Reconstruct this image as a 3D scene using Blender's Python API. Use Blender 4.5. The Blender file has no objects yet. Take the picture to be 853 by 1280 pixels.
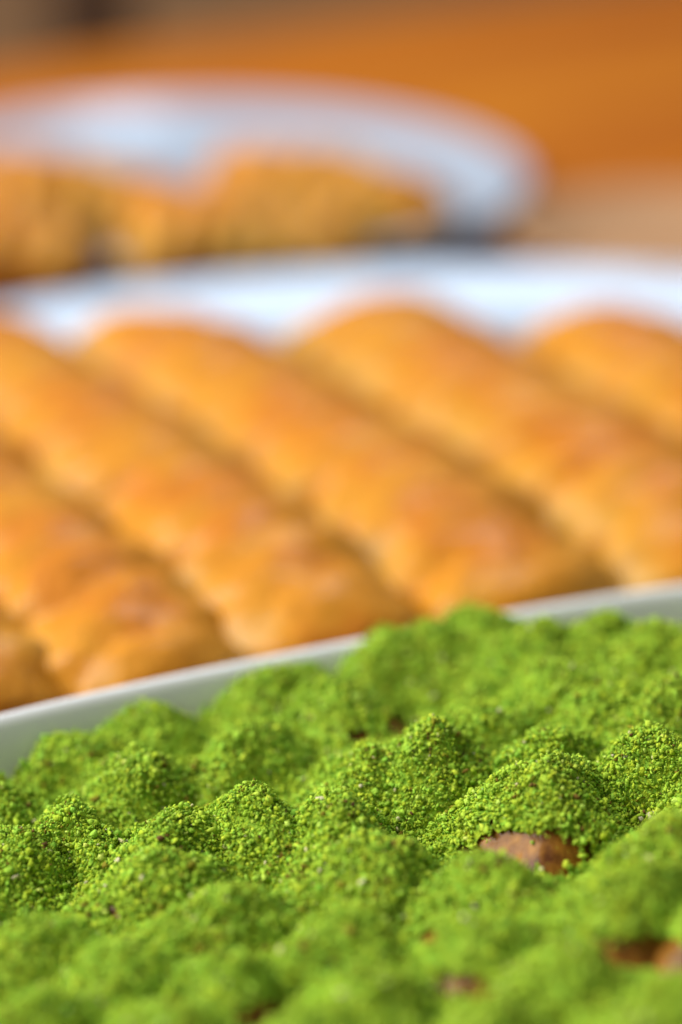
import bpy, math, random
import numpy as np
from mathutils import Vector

rng = np.random.default_rng(7)
random.seed(7)
sc = bpy.context.scene
col = sc.collection
R = math.radians

# ------------------------------------------------------------------ camera
CAM_Z, PITCH, TANV = 0.203, R(22.0), 0.223      # metres, below horizontal, half-height / focal
cd = bpy.data.cameras.new('camera')
cam = bpy.data.objects.new('camera', cd)
col.objects.link(cam)
cam.location = (0, 0, CAM_Z)
cam.rotation_euler = (math.pi / 2 - PITCH, 0, 0)
cd.sensor_fit = 'VERTICAL'
cd.sensor_height = 22.3
cd.sensor_width = 14.86
cd.lens = 50
cd.clip_start = 0.01
cd.clip_end = 100
cd.dof.use_dof = True
cd.dof.focus_distance = 0.352
cd.dof.aperture_fstop = 2.7
sc.camera = cam

# ------------------------------------------------------------------ light
w = bpy.data.worlds.new('World')
sc.world = w
w.use_nodes = True
bg = w.node_tree.nodes['Background']
bg.inputs[0].default_value = (0.95, 0.97, 1.0, 1)
bg.inputs[1].default_value = 0.23


def area(name, loc, target, size, energy, color, size_y=None):
    l = bpy.data.lights.new(name, 'AREA')
    l.energy = energy
    l.color = color
    l.size = size
    if size_y:
        l.shape = 'RECTANGLE'
        l.size_y = size_y
    o = bpy.data.objects.new(name, l)
    col.objects.link(o)
    o.location = loc
    o.rotation_euler = (Vector(target) - Vector(loc)).to_track_quat('-Z', 'Y').to_euler()
    return o


area('window_light', (-1.45, 0.35, 1.35), (0, 0.45, 0), 1.5, 70, (1.0, 0.985, 0.95), 1.4)
area('far_window_light', (0.22, 2.1, 1.85), (0.02, 0.6, 0), 0.75, 12, (0.66, 0.82, 1.0), 0.8)

sc.view_settings.view_transform = 'Standard'
sc.view_settings.look = 'None'
sc.view_settings.gamma = 1
sc.view_settings.exposure = 0.25
sc.view_settings.use_curve_mapping = False
sc.cycles.use_denoising = True
sc.cycles.denoiser = 'OPENIMAGEDENOISE'
sc.cycles.max_bounces = 8
sc.cycles.diffuse_bounces = 5

# ------------------------------------------------------------------ helpers
CS, SN = math.cos(PITCH), math.sin(PITCH)


def ray(px, py):
    """direction through a pixel of the 853 x 1280 photograph"""
    a = (px - 426.5) / 640 * TANV
    b = (640 - py) / 640 * TANV
    return np.array([a, CS + b * SN, -SN + b * CS])


def at(px, py, z):
    d = ray(px, py)
    t = (z - CAM_Z) / d[2]
    return np.array([d[0] * t, d[1] * t, z])


def link_mesh(name, verts, faces, mat, parent=None, smooth=True, attrs=None):
    me = bpy.data.meshes.new(name)
    verts = np.asarray(verts, dtype=np.float32)
    if isinstance(faces, np.ndarray):
        n, k = faces.shape
        me.vertices.add(len(verts))
        me.vertices.foreach_set('co', verts.ravel())
        me.loops.add(n * k)
        me.loops.foreach_set('vertex_index', faces.astype(np.int32).ravel())
        me.polygons.add(n)
        me.polygons.foreach_set('loop_start', np.arange(0, n * k, k, dtype=np.int32))
        me.update(calc_edges=True)
    else:
        me.from_pydata(verts.tolist(), [], faces)
    for k, v in (attrs or {}).items():
        a = me.attributes.new(k, 'FLOAT', 'POINT')
        a.data.foreach_set('value', np.asarray(v, dtype=np.float32))
    if smooth:
        me.shade_smooth()
    me.materials.append(mat)
    o = bpy.data.objects.new(name, me)
    col.objects.link(o)
    if parent is not None:
        o.parent = parent
    return o


def tag(o, label=None, cat=None, group=None, kind=None):
    for k, v in (('label', label), ('category', cat), ('group', group), ('kind', kind)):
        if v:
            o[k] = v
    return o


def empty(name, loc):
    o = bpy.data.objects.new(name, None)
    o.empty_display_size = 0.01
    col.objects.link(o)
    o.location = loc
    return o


def rings_mesh(rings, closed_start=True, closed_end=True):
    """rings: list of (n,3) arrays -> verts, faces (lists)"""
    n = len(rings[0])
    V = np.concatenate(rings)
    F = []
    for i in range(len(rings) - 1):
        for j in range(n):
            k = (j + 1) % n
            F.append((i * n + j, i * n + k, (i + 1) * n + k, (i + 1) * n + j))
    if closed_start:
        F.append(tuple(range(n))[::-1])
    if closed_end:
        m = (len(rings) - 1) * n
        F.append(tuple(m + j for j in range(n)))
    return V, F


# ------------------------------------------------------------------ materials
def mat(name):
    m = bpy.data.materials.new(name)
    m.use_nodes = True
    nt = m.node_tree
    return m, nt, nt.nodes['Principled BSDF'], nt.nodes, nt.links


def ramp(nodes, stops, interp='LINEAR'):
    r = nodes.new('ShaderNodeValToRGB')
    r.color_ramp.interpolation = interp
    e = r.color_ramp.elements
    while len(e) < len(stops):
        e.new(0.5)
    for i, (p, c) in enumerate(stops):
        e[i].position = p
        e[i].color = (*c, 1)
    return r


def noise(nodes, links, scale, detail=4, vec=None, rough=0.55):
    n = nodes.new('ShaderNodeTexNoise')
    n.inputs['Scale'].default_value = scale
    n.inputs['Detail'].default_value = detail
    n.inputs['Roughness'].default_value = rough
    if vec is not None:
        links.new(vec, n.inputs['Vector'])
    return n


def bump(nodes, links, bsdf, height, strength, dist):
    b = nodes.new('ShaderNodeBump')
    b.inputs['Strength'].default_value = strength
    b.inputs['Distance'].default_value = dist
    links.new(height, b.inputs['Height'])
    links.new(b.outputs[0], bsdf.inputs['Normal'])


def ceramic(name, colour, rough=0.12):
    m, nt, b, N, L = mat(name)
    tc = N.new('ShaderNodeTexCoord')
    n = noise(N, L, 14, 3, tc.outputs['Object'])
    r = ramp(N, [(0.3, tuple(c * 0.95 for c in colour)), (0.7, colour)])
    L.new(n.outputs[0], r.inputs[0])
    L.new(r.outputs[0], b.inputs['Base Color'])
    b.inputs['Roughness'].default_value = rough
    n2 = noise(N, L, 60, 2, tc.outputs['Object'])
    bump(N, L, b, n2.outputs[0], 0.05, 0.0005)
    return m


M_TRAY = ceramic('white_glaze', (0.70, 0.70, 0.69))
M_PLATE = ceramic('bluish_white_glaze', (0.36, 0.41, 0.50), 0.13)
M_SAUCER = ceramic('tan_glaze', (0.40, 0.215, 0.10), 0.6)
M_SAUCER.node_tree.nodes['Principled BSDF'].inputs['Specular IOR Level'].default_value = 0.2

# pistachio crumbs: one random tint per crumb
M_NUT, nt, b, N, L = mat('ground_pistachio')
at_n = N.new('ShaderNodeAttribute')
at_n.attribute_name = 'tint'
rp = ramp(N, [(0.00, (0.12, 0.060, 0.025)), (0.03, (0.22, 0.14, 0.02)), (0.07, (0.22, 0.22, 0.012)),
              (0.20, (0.185, 0.355, 0.029)), (0.30, (0.336, 0.438, 0.020)), (0.42, (0.239, 0.491, 0.043)), (0.54, (0.434, 0.553, 0.029)),
              (0.66, (0.326, 0.585, 0.057)), (0.78, (0.510, 0.616, 0.043)), (0.88, (0.412, 0.637, 0.086)), (0.955, (0.608, 0.661, 0.129)),
              (0.98, (0.60, 0.56, 0.25)), (1.0, (0.64, 0.58, 0.38))])
L.new(at_n.outputs['Fac'], rp.inputs[0])
tc = N.new('ShaderNodeTexCoord')
nn = noise(N, L, 45, 3, tc.outputs['Object'])
hs = N.new('ShaderNodeHueSaturation')
mr = N.new('ShaderNodeMapRange')
mr.inputs[1].default_value = 0.3
mr.inputs[2].default_value = 0.7
mr.inputs[3].default_value = 0.488
mr.inputs[4].default_value = 0.508
L.new(nn.outputs[0], mr.inputs[0])
L.new(mr.outputs[0], hs.inputs['Hue'])
L.new(rp.outputs[0], hs.inputs['Color'])
L.new(hs.outputs[0], b.inputs['Base Color'])
b.inputs['Roughness'].default_value = 0.62
b.inputs['Specular IOR Level'].default_value = 0.10
n2 = noise(N, L, 3500, 2, tc.outputs['Object'])
bump(N, L, b, n2.outputs[0], 0.7, 0.0004)

# brown syrupy pastry under the crumbs
M_BROWN, nt, b, N, L = mat('syrup_soaked_pastry')
tc = N.new('ShaderNodeTexCoord')
mp = N.new('ShaderNodeMapping')
mp.inputs['Scale'].default_value = (1, 1, 0.25)
L.new(tc.outputs['Object'], mp.inputs[0])
n1 = noise(N, L, 420, 5, mp.outputs[0])
rp = ramp(N, [(0.3, (0.08, 0.022, 0.003)), (0.5, (0.21, 0.080, 0.006)), (0.72, (0.36, 0.155, 0.014))])
L.new(n1.outputs[0], rp.inputs[0])
L.new(rp.outputs[0], b.inputs['Base Color'])
b.inputs['Roughness'].default_value = 0.5
b.inputs['Specular IOR Level'].default_value = 0.15
b.inputs['Coat Weight'].default_value = 0.12
b.inputs['Coat Roughness'].default_value = 0.07
bump(N, L, b, n1.outputs[0], 0.6, 0.0008)

# baked dough: 'bake' runs from pale fold to browned crown
M_DOUGH, nt, b, N, L = mat('baked_dough')
an = N.new('ShaderNodeAttribute')
an.attribute_name = 'bake'
tc = N.new('ShaderNodeTexCoord')
n1 = noise(N, L, 70, 5, tc.outputs['Object'], 0.62)
ma = N.new('ShaderNodeMath')
ma.operation = 'MULTIPLY_ADD'
L.new(n1.outputs[0], ma.inputs[0])
ma.inputs[1].default_value = 0.8
L.new(an.outputs['Fac'], ma.inputs[2])
rp = ramp(N, [(0.30, (0.40, 0.25, 0.055)), (0.55, (0.56, 0.305, 0.055)), (0.80, (0.585, 0.243, 0.010)),
              (1.05, (0.575, 0.205, 0.004)), (1.3, (0.54, 0.172, 0.003))])
mm = N.new('ShaderNodeMath')
mm.operation = 'MULTIPLY'
mm.inputs[1].default_value = 1 / 1.4
for e in rp.color_ramp.elements:
    e.position = e.position / 1.4 if e.position <= 1 else e.position
L.new(ma.outputs[0], mm.inputs[0])
L.new(mm.outputs[0], rp.inputs[0])
L.new(rp.outputs[0], b.inputs['Base Color'])
b.inputs['Roughness'].default_value = 0.5
b.inputs['Specular IOR Level'].default_value = 0.15
b.inputs['Coat Weight'].default_value = 0.24
b.inputs['Coat Roughness'].default_value = 0.25
b.inputs['Subsurface Weight'].default_value = 0.0
n2 = noise(N, L, 170, 6, tc.outputs['Object'], 0.65)
bump(N, L, b, n2.outputs[0], 0.8, 0.003)

M_FILL, nt, b, N, L = mat('pistachio_filling')
tc = N.new('ShaderNodeTexCoord')
n1 = noise(N, L, 600, 3, tc.outputs['Object'])
rp = ramp(N, [(0.3, (0.09, 0.10, 0.015)), (0.7, (0.26, 0.28, 0.05))])
L.new(n1.outputs[0], rp.inputs[0])
L.new(rp.outputs[0], b.inputs['Base Color'])
b.inputs['Roughness'].default_value = 0.7
bump(N, L, b, n1.outputs[0], 0.8, 0.001)

# varnished table
M_WOOD, nt, b, N, L = mat('varnished_orange_wood')
tc = N.new('ShaderNodeTexCoord')
mp = N.new('ShaderNodeMapping')
mp.inputs['Rotation'].default_value = (0, 0, R(-28))
mp.inputs['Scale'].default_value = (1, 9, 1)
L.new(tc.outputs['Object'], mp.inputs[0])
n1 = noise(N, L, 3.2, 6, mp.outputs[0], 0.6)
rp = ramp(N, [(0.3, (0.27, 0.060, 0.002)), (0.5, (0.39, 0.108, 0.003)), (0.7, (0.47, 0.155, 0.006))])
L.new(n1.outputs[0], rp.inputs[0])
L.new(rp.outputs[0], b.inputs['Base Color'])
b.inputs['Roughness'].default_value = 0.65
b.inputs['Specular IOR Level'].default_value = 0.06
bump(N, L, b, n1.outputs[0], 0.15, 0.001)

M_DARK, nt, b, N, L = mat('dark_stained_wood')
n1 = noise(N, L, 8, 4)
rp = ramp(N, [(0.3, (0.025, 0.011, 0.005)), (0.7, (0.05, 0.024, 0.012))])
L.new(n1.outputs[0], rp.inputs[0])
L.new(rp.outputs[0], b.inputs['Base Color'])
b.inputs['Roughness'].default_value = 0.45

M_FLOOR, nt, b, N, L = mat('greyish_tan_floor')
n1 = noise(N, L, 4, 5)
rp = ramp(N, [(0.3, (0.60, 0.25, 0.06)), (0.7, (0.68, 0.32, 0.10))])
L.new(n1.outputs[0], rp.inputs[0])
L.new(rp.outputs[0], b.inputs['Base Color'])
b.inputs['Roughness'].default_value = 0.6

# ------------------------------------------------------------------ floor, table, chair
FZ = -0.75
link_f = link_mesh('floor', [(-6, -4, FZ), (6, -4, FZ), (6, 12, FZ), (-6, 12, FZ)], [(0, 1, 2, 3)], M_FLOOR)
tag(link_f, kind='structure')


def box(name, lo, hi, m, parent=None, bev=0.003):
    lo, hi = np.array(lo, float), np.array(hi, float)
    V = [(x, y, z) for z in (lo[2], hi[2]) for (x, y) in ((lo[0], lo[1]), (hi[0], lo[1]), (hi[0], hi[1]), (lo[0], hi[1]))]
    F = [(3, 2, 1, 0), (4, 5, 6, 7), (0, 1, 5, 4), (1, 2, 6, 5), (2, 3, 7, 6), (3, 0, 4, 7)]
    o = link_mesh(name, V, F, m, parent, smooth=False)
    bm = o.modifiers.new('bevel', 'BEVEL')
    bm.width = bev
    bm.segments = 3
    return o


# far edge of the table runs from P to Q in plan
P, Q = at(0, 84, 0), at(420, 24, 0)
ang = math.atan2(Q[1] - P[1], Q[0] - P[0])
mid = (P + Q) / 2
table = empty('wooden_table', (mid[0], mid[1], FZ))
table.rotation_euler.z = ang
tag(table, 'orange-brown varnished wooden table carrying the trays and plates', 'table')
h = -FZ
box('tabletop', (-1.0, -1.35, h - 0.03), (1.0, 0.0, h), M_WOOD, table, 0.004)
for lx in (-0.92, 0.92):
    for ly in (-1.28, -0.08):
        box('leg', (lx - 0.03, ly - 0.03, 0), (lx + 0.03, ly + 0.03, h - 0.031), M_WOOD, table)

c = at(62, -4, -0.05) * 1.0
chair = empty('dark_chair', (c[0] - 0.02, c[1] + 0.42, FZ))
chair.rotation_euler.z = R(8)
tag(chair, 'dark stained wooden chair standing beyond the far table edge', 'chair')
box('seat', (-0.44, -0.2, 0.42), (0.0, 0.2, 0.45), M_DARK, chair, 0.008)
for lx in (-0.41, -0.03):
    for ly in (-0.17, 0.17):
        box('leg', (lx - 0.02, ly - 0.02, 0), (lx + 0.02, ly + 0.02, 0.419), M_DARK, chair)
bk = box('backrest', (-0.018, -0.16, 0.80), (0.018, 0.16, 0.90), M_DARK, chair, 0.006)
for ly in (-0.18, 0.18):
    box('back_post', (-0.028, ly - 0.022, 0.451), (0.028, ly + 0.022, 0.92), M_DARK, chair, 0.005)


# ------------------------------------------------------------------ dishes
def dish(name, centre, rot, A, B, ex, profile, m, n=160):
    """profile: (inset from the rim, height) from underside centre over the rim to the inside"""
    t = np.linspace(0, 2 * math.pi, n, endpoint=False)
    cx = np.sign(np.cos(t)) * np.abs(np.cos(t)) ** (2 / ex)
    sy = np.sign(np.sin(t)) * np.abs(np.sin(t)) ** (2 / ex)
    rings = []
    for d, z in profile:
        rings.append(np.stack([(A - d) * cx, (B - d) * sy, np.full(n, z)], 1))
    V, F = rings_mesh(rings)
    o = link_mesh(name, V, F, m)
    o.location = centre
    o.rotation_euler.z = rot
    return o


def smooth_profile(pts, n=5):
    """Catmull-Rom through the profile points"""
    p = np.array([pts[0]] + pts + [pts[-1]], float)
    out = []
    for i in range(1, len(p) - 2):
        for k in range(n):
            s = k / n
            a, b_, c_, d_ = p[i - 1], p[i], p[i + 1], p[i + 2]
            out.append(0.5 * ((2 * b_) + (c_ - a) * s + (2 * a - 5 * b_ + 4 * c_ - d_) * s * s + (3 * b_ - a - 3 * c_ + d_) * s ** 3))
    out.append(p[-1])
    return out


TR_ROT = R(24)
TR_A, TR_B, TR_EX = 0.17, 0.11, 2.8
nrm = np.array([-math.sin(TR_ROT), math.cos(TR_ROT)])
far_pt = at(430, 797, 0.0297)[:2]
TR_C = far_pt - nrm * TR_B
tray = dish('serving_tray', (TR_C[0], TR_C[1], 0), TR_ROT, TR_A, TR_B, TR_EX,
            smooth_profile([(0.06, 0.003), (0.03, 0.003), (0.026, 0.0), (0.022, 0.0), (0.018, 0.004), (0.0085, 0.015), (0.0008, 0.027),
                            (0.0004, 0.0288), (0.0016, 0.0297), (0.0030, 0.0290), (0.0042, 0.0265), (0.0075, 0.017), (0.013, 0.0095),
                            (0.022, 0.0072), (0.06, 0.007)]), M_TRAY)
tag(tray, 'deep white glazed tray heaped with green pistachio sweets', 'tray')

PL_ROT = R(20)
PL_C = np.array([0.004, 0.521])
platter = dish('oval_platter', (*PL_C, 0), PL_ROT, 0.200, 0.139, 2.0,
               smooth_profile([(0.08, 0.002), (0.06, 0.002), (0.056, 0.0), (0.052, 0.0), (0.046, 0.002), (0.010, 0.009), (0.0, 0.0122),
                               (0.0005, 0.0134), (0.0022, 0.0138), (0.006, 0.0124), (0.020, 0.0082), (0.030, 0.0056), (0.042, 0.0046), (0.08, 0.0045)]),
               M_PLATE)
tag(platter, 'white oval platter under the row of baked pastry rolls', 'platter')

BP_C = np.array([-0.052, 0.783])
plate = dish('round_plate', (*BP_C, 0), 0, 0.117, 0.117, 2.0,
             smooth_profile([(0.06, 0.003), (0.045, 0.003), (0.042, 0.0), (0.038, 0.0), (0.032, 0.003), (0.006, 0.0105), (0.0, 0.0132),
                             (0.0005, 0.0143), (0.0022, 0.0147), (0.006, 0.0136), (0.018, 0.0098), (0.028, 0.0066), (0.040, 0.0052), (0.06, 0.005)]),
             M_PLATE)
tag(plate, 'round white plate with a few pastry rolls, beyond the platter', 'plate')

saucer = dish('saucer', (0.109, 0.712, 0), 0, 0.056, 0.056, 2.0,
              smooth_profile([(0.04, 0.002), (0.028, 0.002), (0.026, 0.0), (0.023, 0.0), (0.018, 0.003), (0.0, 0.0115), (0.0004, 0.0124),
                              (0.002, 0.0126), (0.012, 0.0085), (0.022, 0.005), (0.04, 0.0045)]), M_SAUCER)
tag(saucer, 'small empty tan saucer on the table beside the round plate', 'saucer')


# ------------------------------------------------------------------ pastry rolls
def make_roll(name, a, b_, wid, hei, zfloor, seed, label, group, droop=0.0):
    """twisted roll from plan point a (far end) to b_ (near end)"""
    r = np.random.default_rng(seed)
    a, b_ = np.array(a, float), np.array(b_, float)
    ln = np.linalg.norm(b_ - a)
    dirv = (b_ - a) / ln
    side = np.array([-dirv[1], dirv[0]])      # plan normal
    root = empty(name, (*((a + b_) / 2), zfloor))
    tag(root, label, 'pastry', group)
    nt_, nf = 150, 72
    ph = np.linspace(0, 2 * math.pi, nf, endpoint=False)
    turns = ln / 0.0225
    p1, p2, p3, p4 = r.uniform(0, 6.28, 4)
    bend = r.uniform(-0.003, 0.003)
    rings, bake = [], []
    for i in range(nt_):
        t = i / (nt_ - 1)
        s = (t - 0.5) * ln
        e = min(t, 1 - t) * ln
        end = math.sqrt(max(0.0, 1 - max(0, 1 - e / 0.011) ** 2.4)) * 0.62 + 0.38
        if e < 1e-6:
            end = 0.36
        jit = 1.2 * math.sin(s * 118 + p3) + 0.9 * math.sin(s * 263 + p4) + 0.5 * np.sin(2 * ph + s * 170 + p2)
        wave = 2 * math.pi * turns * t + 1.5 * np.sin(ph + p2) + jit + p1
        fold = np.abs(np.sin(wave / 2))              # 0 in the groove, 1 on the lobe
        lump = 1 + (0.24 - 0.15 * np.sin(ph)) * (fold ** 0.7 - 0.7) + 0.035 * np.sin(3 * ph + s * 210 + p2) + 0.028 * np.sin(4 * ph - s * 390 + p3) + 0.022 * np.sin(6 * ph + s * 640 + p4) + 0.03 * math.sin(s * 75 + p4)
        cs, sn = np.cos(ph), np.sin(ph)
        tp = 1 - droop * max(0, 1 - (1 - t) * ln / 0.05) ** 1.5
        x = wid * cs * lump * end * (0.6 + 0.4 * tp)
        z = hei * (sn * lump * end * tp) + hei * 0.97 * tp
        z = np.maximum(z, 0.0003 + 0.05 * hei * (1 + cs * 0.2))
        off = bend * (1 - (2 * t - 1) ** 2)
        pos = np.empty((nf, 3))
        pos[:, 0] = dirv[0] * s + side[0] * (x + off)
        pos[:, 1] = dirv[1] * s + side[1] * (x + off)
        pos[:, 2] = z
        rings.append(pos)
        # browned on the crown, pale low on the flank and in the folds
        bk_ = 0.24 + 0.36 * sn + 0.03 * (1 - fold) + 0.06 * math.sin(s * 95 + p2) - 0.26 * fold * np.maximum(0, 1 - np.abs(sn - 0.25) * 1.5)
        bake.append(bk_)
    V, F = rings_mesh(rings)
    link_mesh('crust', V, F, M_DOUGH, root, attrs={'bake': np.concatenate(bake)})
    # filling showing at both ends
    for sgn in (-1, 1):
        rr = []
        tp = 1 - droop if sgn > 0 else 1
        for k, (f, d) in enumerate([(0.33, -0.001), (0.31, 0.0008), (0.2, 0.0016), (0.05, 0.0018)]):
            pos = np.empty((24, 3))
            q = np.linspace(0, 2 * math.pi, 24, endpoint=False)
            wob = 1 + 0.1 * np.sin(3 * q + p1)
            xx = wid * f * np.cos(q) * wob
            s = sgn * (ln / 2 + d)
            pos[:, 0] = dirv[0] * s + side[0] * xx
            pos[:, 1] = dirv[1] * s + side[1] * xx
            pos[:, 2] = (hei * f * np.sin(q) * wob + hei * 0.97) * tp
            rr.append(pos)
        V, F = rings_mesh(rr)
        link_mesh('filling', V, F, M_FILL, root)
    return root


axes = [((-0.150, 0.492), (-0.066, 0.358)),      # leftmost
        ((-0.122, 0.520), (-0.036, 0.374)),
        ((-0.094, 0.546), (-0.006, 0.390)),
        ((-0.052, 0.557), (0.034, 0.398)),
        ((0.0045, 0.567), (0.083, 0.404)),
        ((0.061, 0.560), (0.119, 0.420))]
ROW = ['sixth from the tan saucer end', 'fifth from the tan saucer end', 'fourth from the tan saucer end',
       'third from the tan saucer end', 'second from the tan saucer end', 'first at the tan saucer end']
for i, (a, b_) in enumerate(axes):
    a, b_ = np.array(a) * 1.03, np.array(b_) * 1.03
    dv = b_ - a
    b_ = a + dv * ((a @ nrm - (far_pt @ nrm + 0.0135)) / (-(dv @ nrm)))
    make_roll('pastry_roll', a, b_, (0.0210, 0.0212, 0.0218, 0.0236, 0.0252, 0.0240)[i], 0.0136, 0.0046, 100 + i,
              'golden pastry roll on the oval platter, ' + ROW[i], 'pastry rolls on the oval platter', 0.28)

back = [((265, 228), (562, 246)), ((150, 292), (455, 284)), ((-70, 240), (225, 236)), ((-90, 298), (120, 294))]
for i, (a, b_) in enumerate(back):
    make_roll('pastry_roll', at(*a, 0.02)[:2], at(*b_, 0.02)[:2], 0.0218, 0.0142, 0.0055, 200 + i,
              'tapering golden pastry roll on the round plate, next to its empty rim' if i == 0 else 'golden twisted pastry roll lying on the round plate behind the oval platter', 'pastry rolls on the round plate', 0.4)

# ------------------------------------------------------------------ pistachio sweets
# (peak pixel x, y, height offset mm, slope, plan rotation deg, elongation)
PK = [(600, 764, 0, .8, 20, 1.3), (682, 778, 0, .8, 20, 1.2), (545, 782, -0.5, .8, 20, 1.2), (815, 784, 0, .8, 20, 1.2), (770, 850, -1, .8, 20, 1.2), (760, 772, 0, .8, 0, 1.2), (868, 778, 0, .85, 40, 1.1), (488, 790, 0, .85, 30, 1.1),
      (350, 834, -0.5, .85, 10, 1.3), (186, 884, -0.5, .85, 15, 1.2), (88, 918, -0.5, .85, 30, 1.1), (-10, 972, -1, .85, 0, 1.2),
      (425, 848, 0, .85, 60, 1.2), (700, 832, -1, .85, 70, 1.2), (842, 846, 0, .9, 45, 1.1), (600, 880, -1.5, .9, 10, 1.2),
      (170, 936, 1.2, 1.1, 20, 1.0), (312, 906, -0.5, .9, 40, 1.1), (465, 930, -1, .9, 50, 1.2), (545, 902, 3.0, 1.22, 25, 1.0),
      (692, 912, -1.5, .9, 15, 1.2), (826, 914, 0.5, .95, 30, 1.1), (690, 948, 2, 1.0, 25, 1.25), (18, 1040, 0, .9, 10, 1.1),
      (98, 1008, 0, .95, 30, 1.0), (216, 1017, 0, .95, 10, 1.2), (320, 988, 1.2, 1.0, 35, 1.0), (425, 998, 1.5, 1.05, 60, 1.2),
      (462, 1045, 0, .85, 20, 1.2), (200, 1064, 0, .9, 20, 1.1), (282, 1112, -0.5, .85, 10, 1.2), (848, 1022, 1, .9, 50, 1.2),
      (790, 1084, 1, .85, 30, 1.3), (628, 1072, -0.5, .9, 15, 1.1), (600, 1145, -0.5, .85, 20, 1.2), (430, 1142, -0.5, .9, 30, 1.2),
      (40, 1150, 0, .85, 20, 1.2), (150, 1178, 0, .85, 20, 1.2), (290, 1192, -0.5, .85, 40, 1.1), (720, 1190, 0, .85, 35, 1.3),
      (470, 1212, 0, .85, 20, 1.1), (50, 1246, 0, .85, 20, 1.1), (220, 1256, 0, .85, 30, 1.1), (860, 1222, 0, .85, 20, 1.1),
      (620, 1262, 0, .85, 30, 1.2), (380, 1272, 0, .85, 30, 1.2), (790, 1285, 0, .85, 30, 1.1), (920, 1120, 0, .9, 20, 1.1),
      (930, 930, 0, .9, 20, 1.1), (-50, 1090, 0, .9, 20, 1.1), (-60, 1010, -1, .9, 20, 1.1), (-60, 1190, 0, .9, 20, 1.1),
      (500, 1340, 0, .85, 20, 1.1), (130, 1335, 0, .85, 20, 1.1), (940, 830, 0, .9, 20, 1.1), (280, 1345, 0, .85, 20, 1.1),
      (680, 1350, 0, .85, 20, 1.1), (850, 1360, 0, .85, 20, 1.1), (-30, 1310, 0, .85, 20, 1.1)]
def in_tray(x, y, z):
    """< 1 inside the inner wall at that height"""
    c_, s_ = math.cos(TR_ROT), math.sin(TR_ROT)
    u = (x - TR_C[0]) * c_ + (y - TR_C[1]) * s_
    v = -(x - TR_C[0]) * s_ + (y - TR_C[1]) * c_
    d = np.interp(z, [0.007, 0.0095, 0.017, 0.0265, 0.030, 0.06], [0.022, 0.0132, 0.0078, 0.0045, 0.0030, 0.002])
    return np.abs(u / (TR_A - d)) ** TR_EX + np.abs(v / (TR_B - d)) ** TR_EX


# the heap goes on beside the part in view
M0 = len(PK)
rng2 = np.random.default_rng(21)
known = [at(p[0], p[1], 0.034)[:2] for p in PK]
gx_, gy_ = np.meshgrid(np.arange(-0.15, 0.151, 0.0215), np.arange(-0.088, 0.089, 0.0215))
for gu, gv in zip(gx_.ravel(), gy_.ravel()):
    gu, gv = gu + rng2.uniform(-0.003, 0.003), gv + rng2.uniform(-0.003, 0.003)
    wx = TR_C[0] + gu * math.cos(TR_ROT) - gv * math.sin(TR_ROT)
    wy = TR_C[1] + gu * math.sin(TR_ROT) + gv * math.cos(TR_ROT)
    if in_tray(wx, wy, 0.028) > 0.86 or min(math.hypot(wx - q[0], wy - q[1]) for q in known) < 0.017:
        continue
    zq = 0.034 + rng2.uniform(-0.002, 0.002)
    dp = wy * CS - (zq - CAM_Z) * SN
    if dp < 0.05:
        continue
    qx = 426.5 + wx / dp / TANV * 640
    qy = 640 - (wy * SN + (zq - CAM_Z) * CS) / dp / TANV * 640
    if (-90 < qx < 945 and qy < 1380) or not (-350 < qx < 1420 and qy < 1480):
        continue                                   # these are placed above, one by one
    zb = 0.027 + 0.010 * min(max(qx, -50), 900) / 750
    PK.append((qx, qy, (zq - zb) * 1000, 0.9, 25, 1.15))
M = len(PK)
peak = np.zeros((M, 3))
for i, (px, py, dz, k, ro, el) in enumerate(PK):
    zp = 0.027 + 0.010 * min(max(px, -50), 900) / 750 + dz * 0.001
    peak[i] = at(px, py, zp)
    for _ in range(14):                       # a sweet near the wall has to sit inside it
        if in_tray(peak[i, 0], peak[i, 1], zp - 0.003) < 0.90:
            break
        zp += 0.0004
        peak[i] = at(px, py, zp)
kk = np.array([p[3] for p in PK]) * 1.03
def per_sweet(lo, hi, *sh):
    return np.concatenate([rng.uniform(lo, hi, (M0, *sh)), rng2.uniform(lo, hi, (M - M0, *sh))])


rot = np.array([R(p[4]) for p in PK]) + per_sweet(-0.3, 0.3)
elo = np.array([p[5] for p in PK])
pw = per_sweet(1.45, 2.0)
phs = per_sweet(0, 6.28, 6)
AR = 0.0022


def undul(x, y):
    """small uneven lumps of the heaped crumbs, metres"""
    s = (np.sin(x * 1450 + 1.3 * np.sin(y * 900)) * np.sin(y * 1250 + 1.1 * np.sin(x * 1100 + 2)) * 0.00042
         + np.sin(x * 640 + 2.0 * np.sin(y * 410 + 1)) * np.sin(y * 560 + 0.7) * 0.0007
         + np.sin(x * 2900 + y * 1300) * np.sin(y * 3100 - x * 900) * 0.00022)
    return s


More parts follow.
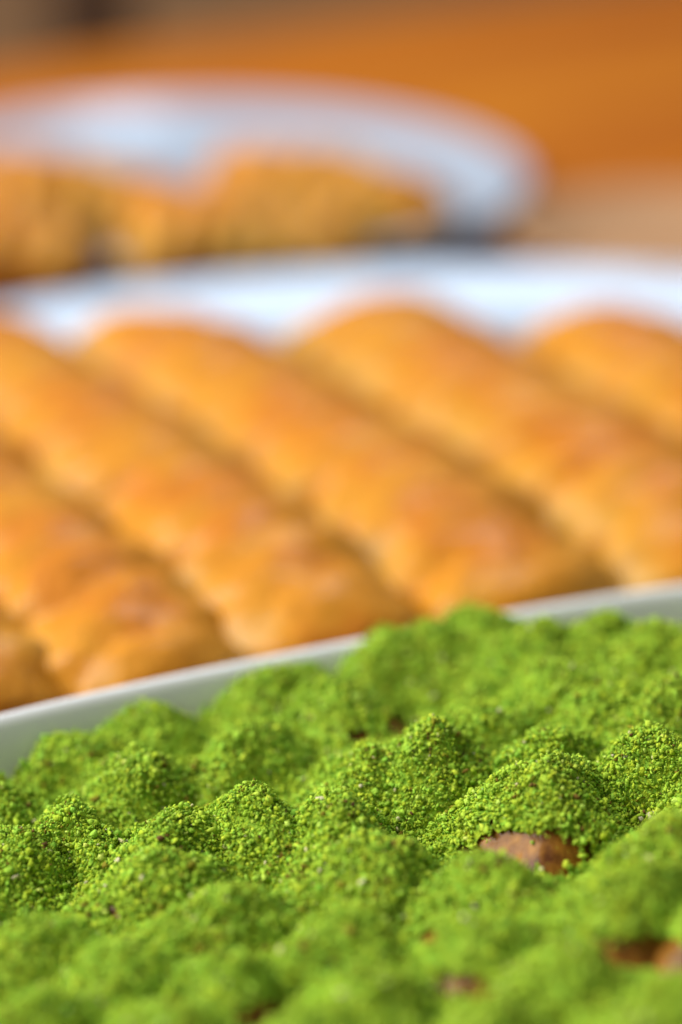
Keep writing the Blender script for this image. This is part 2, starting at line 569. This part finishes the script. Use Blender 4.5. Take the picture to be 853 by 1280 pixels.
def zi(i, x, y):
    dx, dy = x - peak[i, 0], y - peak[i, 1]
    q_ = phs[i]
    fall = np.minimum(1, (dx * dx + dy * dy) / 0.004 ** 2)
    wx_ = 0.0012 * np.sin(dy * 330 + q_[2]) + 0.0004 * np.sin(dx * 700 + dy * 400 + q_[3])
    wy_ = 0.0012 * np.sin(dx * 350 + q_[4]) + 0.0004 * np.sin(dy * 680 - dx * 380 + q_[5])
    dx, dy = dx + wx_ * fall, dy + wy_ * fall
    c_, s_ = math.cos(rot[i]), math.sin(rot[i])
    u, v = (dx * c_ + dy * s_) / elo[i], -dx * s_ + dy * c_
    d = (np.abs(u) ** pw[i] + np.abs(v) ** pw[i]) ** (1 / pw[i])
    th = np.arctan2(v, u)
    kl = kk[i] * (1 + 0.10 * np.sin(2 * th + phs[i, 0]) + 0.07 * np.sin(3 * th + phs[i, 1]))
    return peak[i, 2] - kl * (np.sqrt(d * d + AR * AR) - AR) + undul(x, y)


def Hmap(x, y):
    h_ = np.full(np.shape(x), -1.0)
    x0, x1, y0, y1 = np.min(x) - 0.045, np.max(x) + 0.045, np.min(y) - 0.045, np.max(y) + 0.045
    for i in range(M):
        if not (x0 < peak[i, 0] < x1 and y0 < peak[i, 1] < y1):
            continue
        h_ = np.maximum(h_, zi(i, x, y))
    return h_


def hit(px, py):
    """where the heap lies under a pixel"""
    d = ray(px, py)
    t = np.linspace(0.2, 0.6, 3000)
    x, y, z = d[0] * t, d[1] * t, CAM_Z + d[2] * t
    k = np.argmax(z < Hmap(x, y))
    return np.array([x[k], y[k], z[k]])


# bare places where the pastry shows: pixel centre and half-size in pixels
BARE = [(652, 1063, 84, 24), (500, 900, 14, 17), (800, 1192, 66, 20), (578, 1234, 38, 15), (326, 1268, 30, 14), (528, 1166, 15, 10),
        (448, 920, 14, 6), (142, 1140, 8, 6)]
UPV = np.array([0, SN, CS])
FWD = np.array([0, CS, -SN])
bare = []
for (px, py, ax, ay) in BARE:
    c_ = hit(px, py)
    s_ = (c_ @ FWD - CAM_Z * FWD[2]) * TANV / 640
    bare.append((c_, ax * s_, ay * s_))


def bare_f(x, y, z):
    """>0 inside a bare place"""
    best = np.full(np.shape(x), -9.0)
    for c_, rx, ry in bare:
        dx, dy, dz = x - c_[0], y - c_[1], z - c_[2]
        u = dx / rx
        v = (dy * UPV[1] + dz * UPV[2]) / ry
        g = (dy * FWD[1] + dz * FWD[2]) / 0.007
        edge = 0.16 * np.sin(x * 2600 + y * 700) + 0.12 * np.sin(y * 3900 + x * 1900) + 0.1 * np.sin(x * 6100)
        best = np.maximum(best, 1 - np.sqrt(u * u + v * v + g ** 4) + edge)
    return best


# crumb shapes
def icosa():
    g = (1 + 5 ** 0.5) / 2
    v = np.array([(-1, g, 0), (1, g, 0), (-1, -g, 0), (1, -g, 0), (0, -1, g), (0, 1, g), (0, -1, -g), (0, 1, -g),
                  (g, 0, -1), (g, 0, 1), (-g, 0, -1), (-g, 0, 1)], float)
    v /= np.linalg.norm(v[0])
    f = np.array([(0, 11, 5), (0, 5, 1), (0, 1, 7), (0, 7, 10), (0, 10, 11), (1, 5, 9), (5, 11, 4), (11, 10, 2), (10, 7, 6), (7, 1, 8),
                  (3, 9, 4), (3, 4, 2), (3, 2, 6), (3, 6, 8), (3, 8, 9), (4, 9, 5), (2, 4, 11), (6, 2, 10), (8, 6, 7), (9, 8, 1)])
    return v, f


IV, IF = icosa()
OV = np.array([(1, 0, 0), (-1, 0, 0), (0, 1, 0), (0, -1, 0), (0, 0, 1), (0, 0, -1)], float)
OF = np.array([(0, 2, 4), (2, 1, 4), (1, 3, 4), (3, 0, 4), (2, 0, 5), (1, 2, 5), (3, 1, 5), (0, 3, 5)])


def crumbs(pos, rad, base_v, base_f, jitter):
    n, m = len(pos), len(base_v)
    # random rotation and squash
    q = rng.normal(size=(n, 4))
    q /= np.linalg.norm(q, axis=1)[:, None]
    a, b_, c_, d_ = q.T
    Rm = np.stack([1 - 2 * (c_ * c_ + d_ * d_), 2 * (b_ * c_ - a * d_), 2 * (b_ * d_ + a * c_),
                   2 * (b_ * c_ + a * d_), 1 - 2 * (b_ * b_ + d_ * d_), 2 * (c_ * d_ - a * b_),
                   2 * (b_ * d_ - a * c_), 2 * (c_ * d_ + a * b_), 1 - 2 * (b_ * b_ + c_ * c_)], 1).reshape(n, 3, 3)
    v = base_v[None] * (1 + rng.uniform(-jitter, jitter, (n, m, 1)))
    v = v * rng.choice([0.4, 0.6, 0.8, 1.0, 1.3, 1.65], (n, 1, 3))
    v = np.einsum('nij,nmj->nmi', Rm, v) * rad[:, None, None] + pos[:, None]
    f = base_f[None] + (np.arange(n) * m)[:, None, None]
    return v.reshape(-1, 3), f.reshape(-1, 3)


DENS = 1.0 / (0.00045 ** 2)
total = 0
for i in range(M):
    px, py = PK[i][0], PK[i][1]
    pk = peak[i]
    if in_tray(pk[0], pk[1], pk[2] - 0.004) > 1.0:
        pass
    # --- plan outline where this sweet owns the heap
    nth, nr = 56, 18
    th = np.linspace(0, 2 * math.pi, nth, endpoint=False)
    rr = np.linspace(0.0004, 0.021, 80)
    X, Y = pk[0] + np.cos(th)[:, None] * rr, pk[1] + np.sin(th)[:, None] * rr
    Z = zi(i, X, Y)
    own = (Z > Hmap(X, Y) - 0.0011) & (in_tray(X, Y, Z) < 0.985) & (Z > 0.010)
    lim = np.where(own.all(1), 79, np.argmin(own, axis=1))
    rho = np.maximum(rr[np.maximum(lim - 1, 0)], 0.002)
    bz = 0.0085
    root = empty('pistachio_sweet', (pk[0], pk[1], bz))
    # --- brown pastry: follows the heap 1.6 mm below it, straight sides to the tray floor
    rings = []
    for s in np.linspace(0.04, 1, nr):
        x, y = np.cos(th) * rho * s, np.sin(th) * rho * s
        z = zi(i, pk[0] + x, pk[1] + y) - undul(pk[0] + x, pk[1] + y) * 0.8 - 0.0016
        rings.append(np.stack([x, y, np.maximum(z - bz, 0.001)], 1))
    r_out = rings[-1].copy()
    r_out[:, 2] = np.minimum(r_out[:, 2], 0.0) + 0.0
    rings.append(r_out)
    V, F = rings_mesh(rings)
    F = [f[::-1] for f in F]
    link_mesh('pastry', V, F, M_BROWN, root)
    # --- crumb layer: a closed skin plus single crumbs
    rings = []
    for s in np.linspace(0.02, 1.0, 26):
        x, y = np.cos(th) * (rho + 0.0008) * s, np.sin(th) * (rho + 0.0008) * s
        z = zi(i, pk[0] + x, pk[1] + y) - 0.00050
        rings.append(np.stack([x, y, z - bz], 1))
    SV, SF = rings_mesh(rings, True, False)
    cap = [f for f in SF if len(f) > 4]
    SF = np.array([f for f in SF if len(f) == 4])
    fc = SV[SF].mean(1)
    keep = bare_f(fc[:, 0] + pk[0], fc[:, 1] + pk[1], fc[:, 2] + bz) < -0.12
    SF = SF[keep][:, ::-1]
    SF = np.concatenate([SF[:, [0, 1, 2]], SF[:, [0, 2, 3]]])
    cc = np.array([0, 0, rings[0][:, 2].mean()])
    c0 = len(SV)
    SV = np.concatenate([SV, cc[None]])
    SF = np.concatenate([SF, [(j, (j + 1) % nth, c0) for j in range(nth)]])
    st = 0.08 + 0.45 * rng.random(len(SV))
    # crumbs
    seen = -30 < px < 890 and py < 1300
    depth = pk @ FWD - CAM_Z * FWD[2]
    dens = 0.42 if not seen else (2.1 if abs(depth - 0.350) < 0.023 else 1.05)
    n = int(math.pi * 0.020 ** 2 * DENS * 1.35 * dens)
    r_, t_ = 0.020 * np.sqrt(rng.random(n)), rng.uniform(0, 2 * math.pi, n)
    x, y = r_ * np.cos(t_), r_ * np.sin(t_)
    rl = np.interp(t_, np.append(th, 2 * math.pi), np.append(rho, rho[0]))
    k = r_ < rl + 0.0004
    x, y = x[k], y[k]
    z = zi(i, pk[0] + x, pk[1] + y)
    k = in_tray(pk[0] + x, pk[1] + y, z) < 0.99
    bf = bare_f(pk[0] + x, pk[1] + y, z)
    stray = rng.random(len(x)) < 0.22 * np.clip(1 - bf / 0.42, 0, 1) ** 2
    k &= (bf < 0.0) | stray
    x, y, z, bf = x[k], y[k], z[k], bf[k]
    n = len(x)
    e = 0.0003
    gx = (zi(i, pk[0] + x + e, pk[1] + y) - z) / e
    gy = (zi(i, pk[0] + x, pk[1] + y + e) - z) / e
    nv = np.stack([-gx, -gy, np.ones(n)], 1)
    nv /= np.linalg.norm(nv, axis=1)[:, None]
    layer = rng.choice([-0.00026, 0.00006, 0.00030, 0.00054], n, p=[0.40, 0.31, 0.20, 0.09])
    layer = np.where(bf > 0, -0.0014, layer)
    pos = np.stack([x, y, z - bz], 1) + nv * (layer + rng.normal(0, 0.00008, n))[:, None]
    rad = np.clip(rng.lognormal(math.log(0.00019), 0.46, n), 0.00009, 0.00050)
    wx, wy = pk[0] + x, pk[1] + y
    patch = np.sin(wx * 420 + 1.5 * np.sin(wy * 350)) * np.sin(wy * 510 + 1.2 * np.sin(wx * 300 + 1))
    tint = np.clip(rng.beta(2.4, 2.2, n) * 0.93 + 0.04 - 0.05 * np.maximum(0, patch), 0, 0.955)
    sp = rng.random(n)
    tint = np.where(sp < 0.012 + 0.20 * np.maximum(0, patch - 0.25), rng.uniform(0, 0.085, n), tint)
    tint = np.where(sp > 0.9925, rng.uniform(0.975, 1.0, n), tint)
    big = rad > 0.00022
    v1, f1 = crumbs(pos[big], rad[big], IV, IF, 0.5)
    v2, f2 = crumbs(pos[~big], rad[~big] * 1.15, OV, OF, 0.5)
    V = np.concatenate([SV, v1, v2])
    F = np.concatenate([SF, f1 + len(SV), f2 + len(SV) + len(v1)])
    T = np.concatenate([st, np.repeat(tint[big], 12), np.repeat(tint[~big], 6)])
    total += len(F)
    co = link_mesh('pistachio_coating', V, F, M_NUT, root, smooth=False, attrs={'tint': T})
    co['kind'] = 'stuff'
    bare_here = max([1 - np.linalg.norm(c_[:2] - pk[:2]) / 0.0145 for c_, rx, ry in bare[:7]] + [-1])
    label, group = 'sweet heaped with ground green pistachio among its neighbours in the tray', 'pistachio sweets in the tray'
    if (px, py) == (545, 904):
        label, group = 'tall steep cone-shaped sweet of sharp green pistachio crumbs', None
    elif (px, py) == (690, 950):
        label, group = 'pistachio sweet with a wide glossy bare brown patch at its foot', None
    elif (px, py) == (790, 1084):
        label, group = 'broad pistachio sweet with a dull dark brown bare patch below its slope', None
    elif in_tray(pk[0], pk[1], pk[2] - 0.003) > 0.66 and py < 1000:
        label, group = 'green pistachio sweet resting against the far tray wall', 'pistachio sweets along the far tray wall'
    tag(root, label, 'sweet', group)
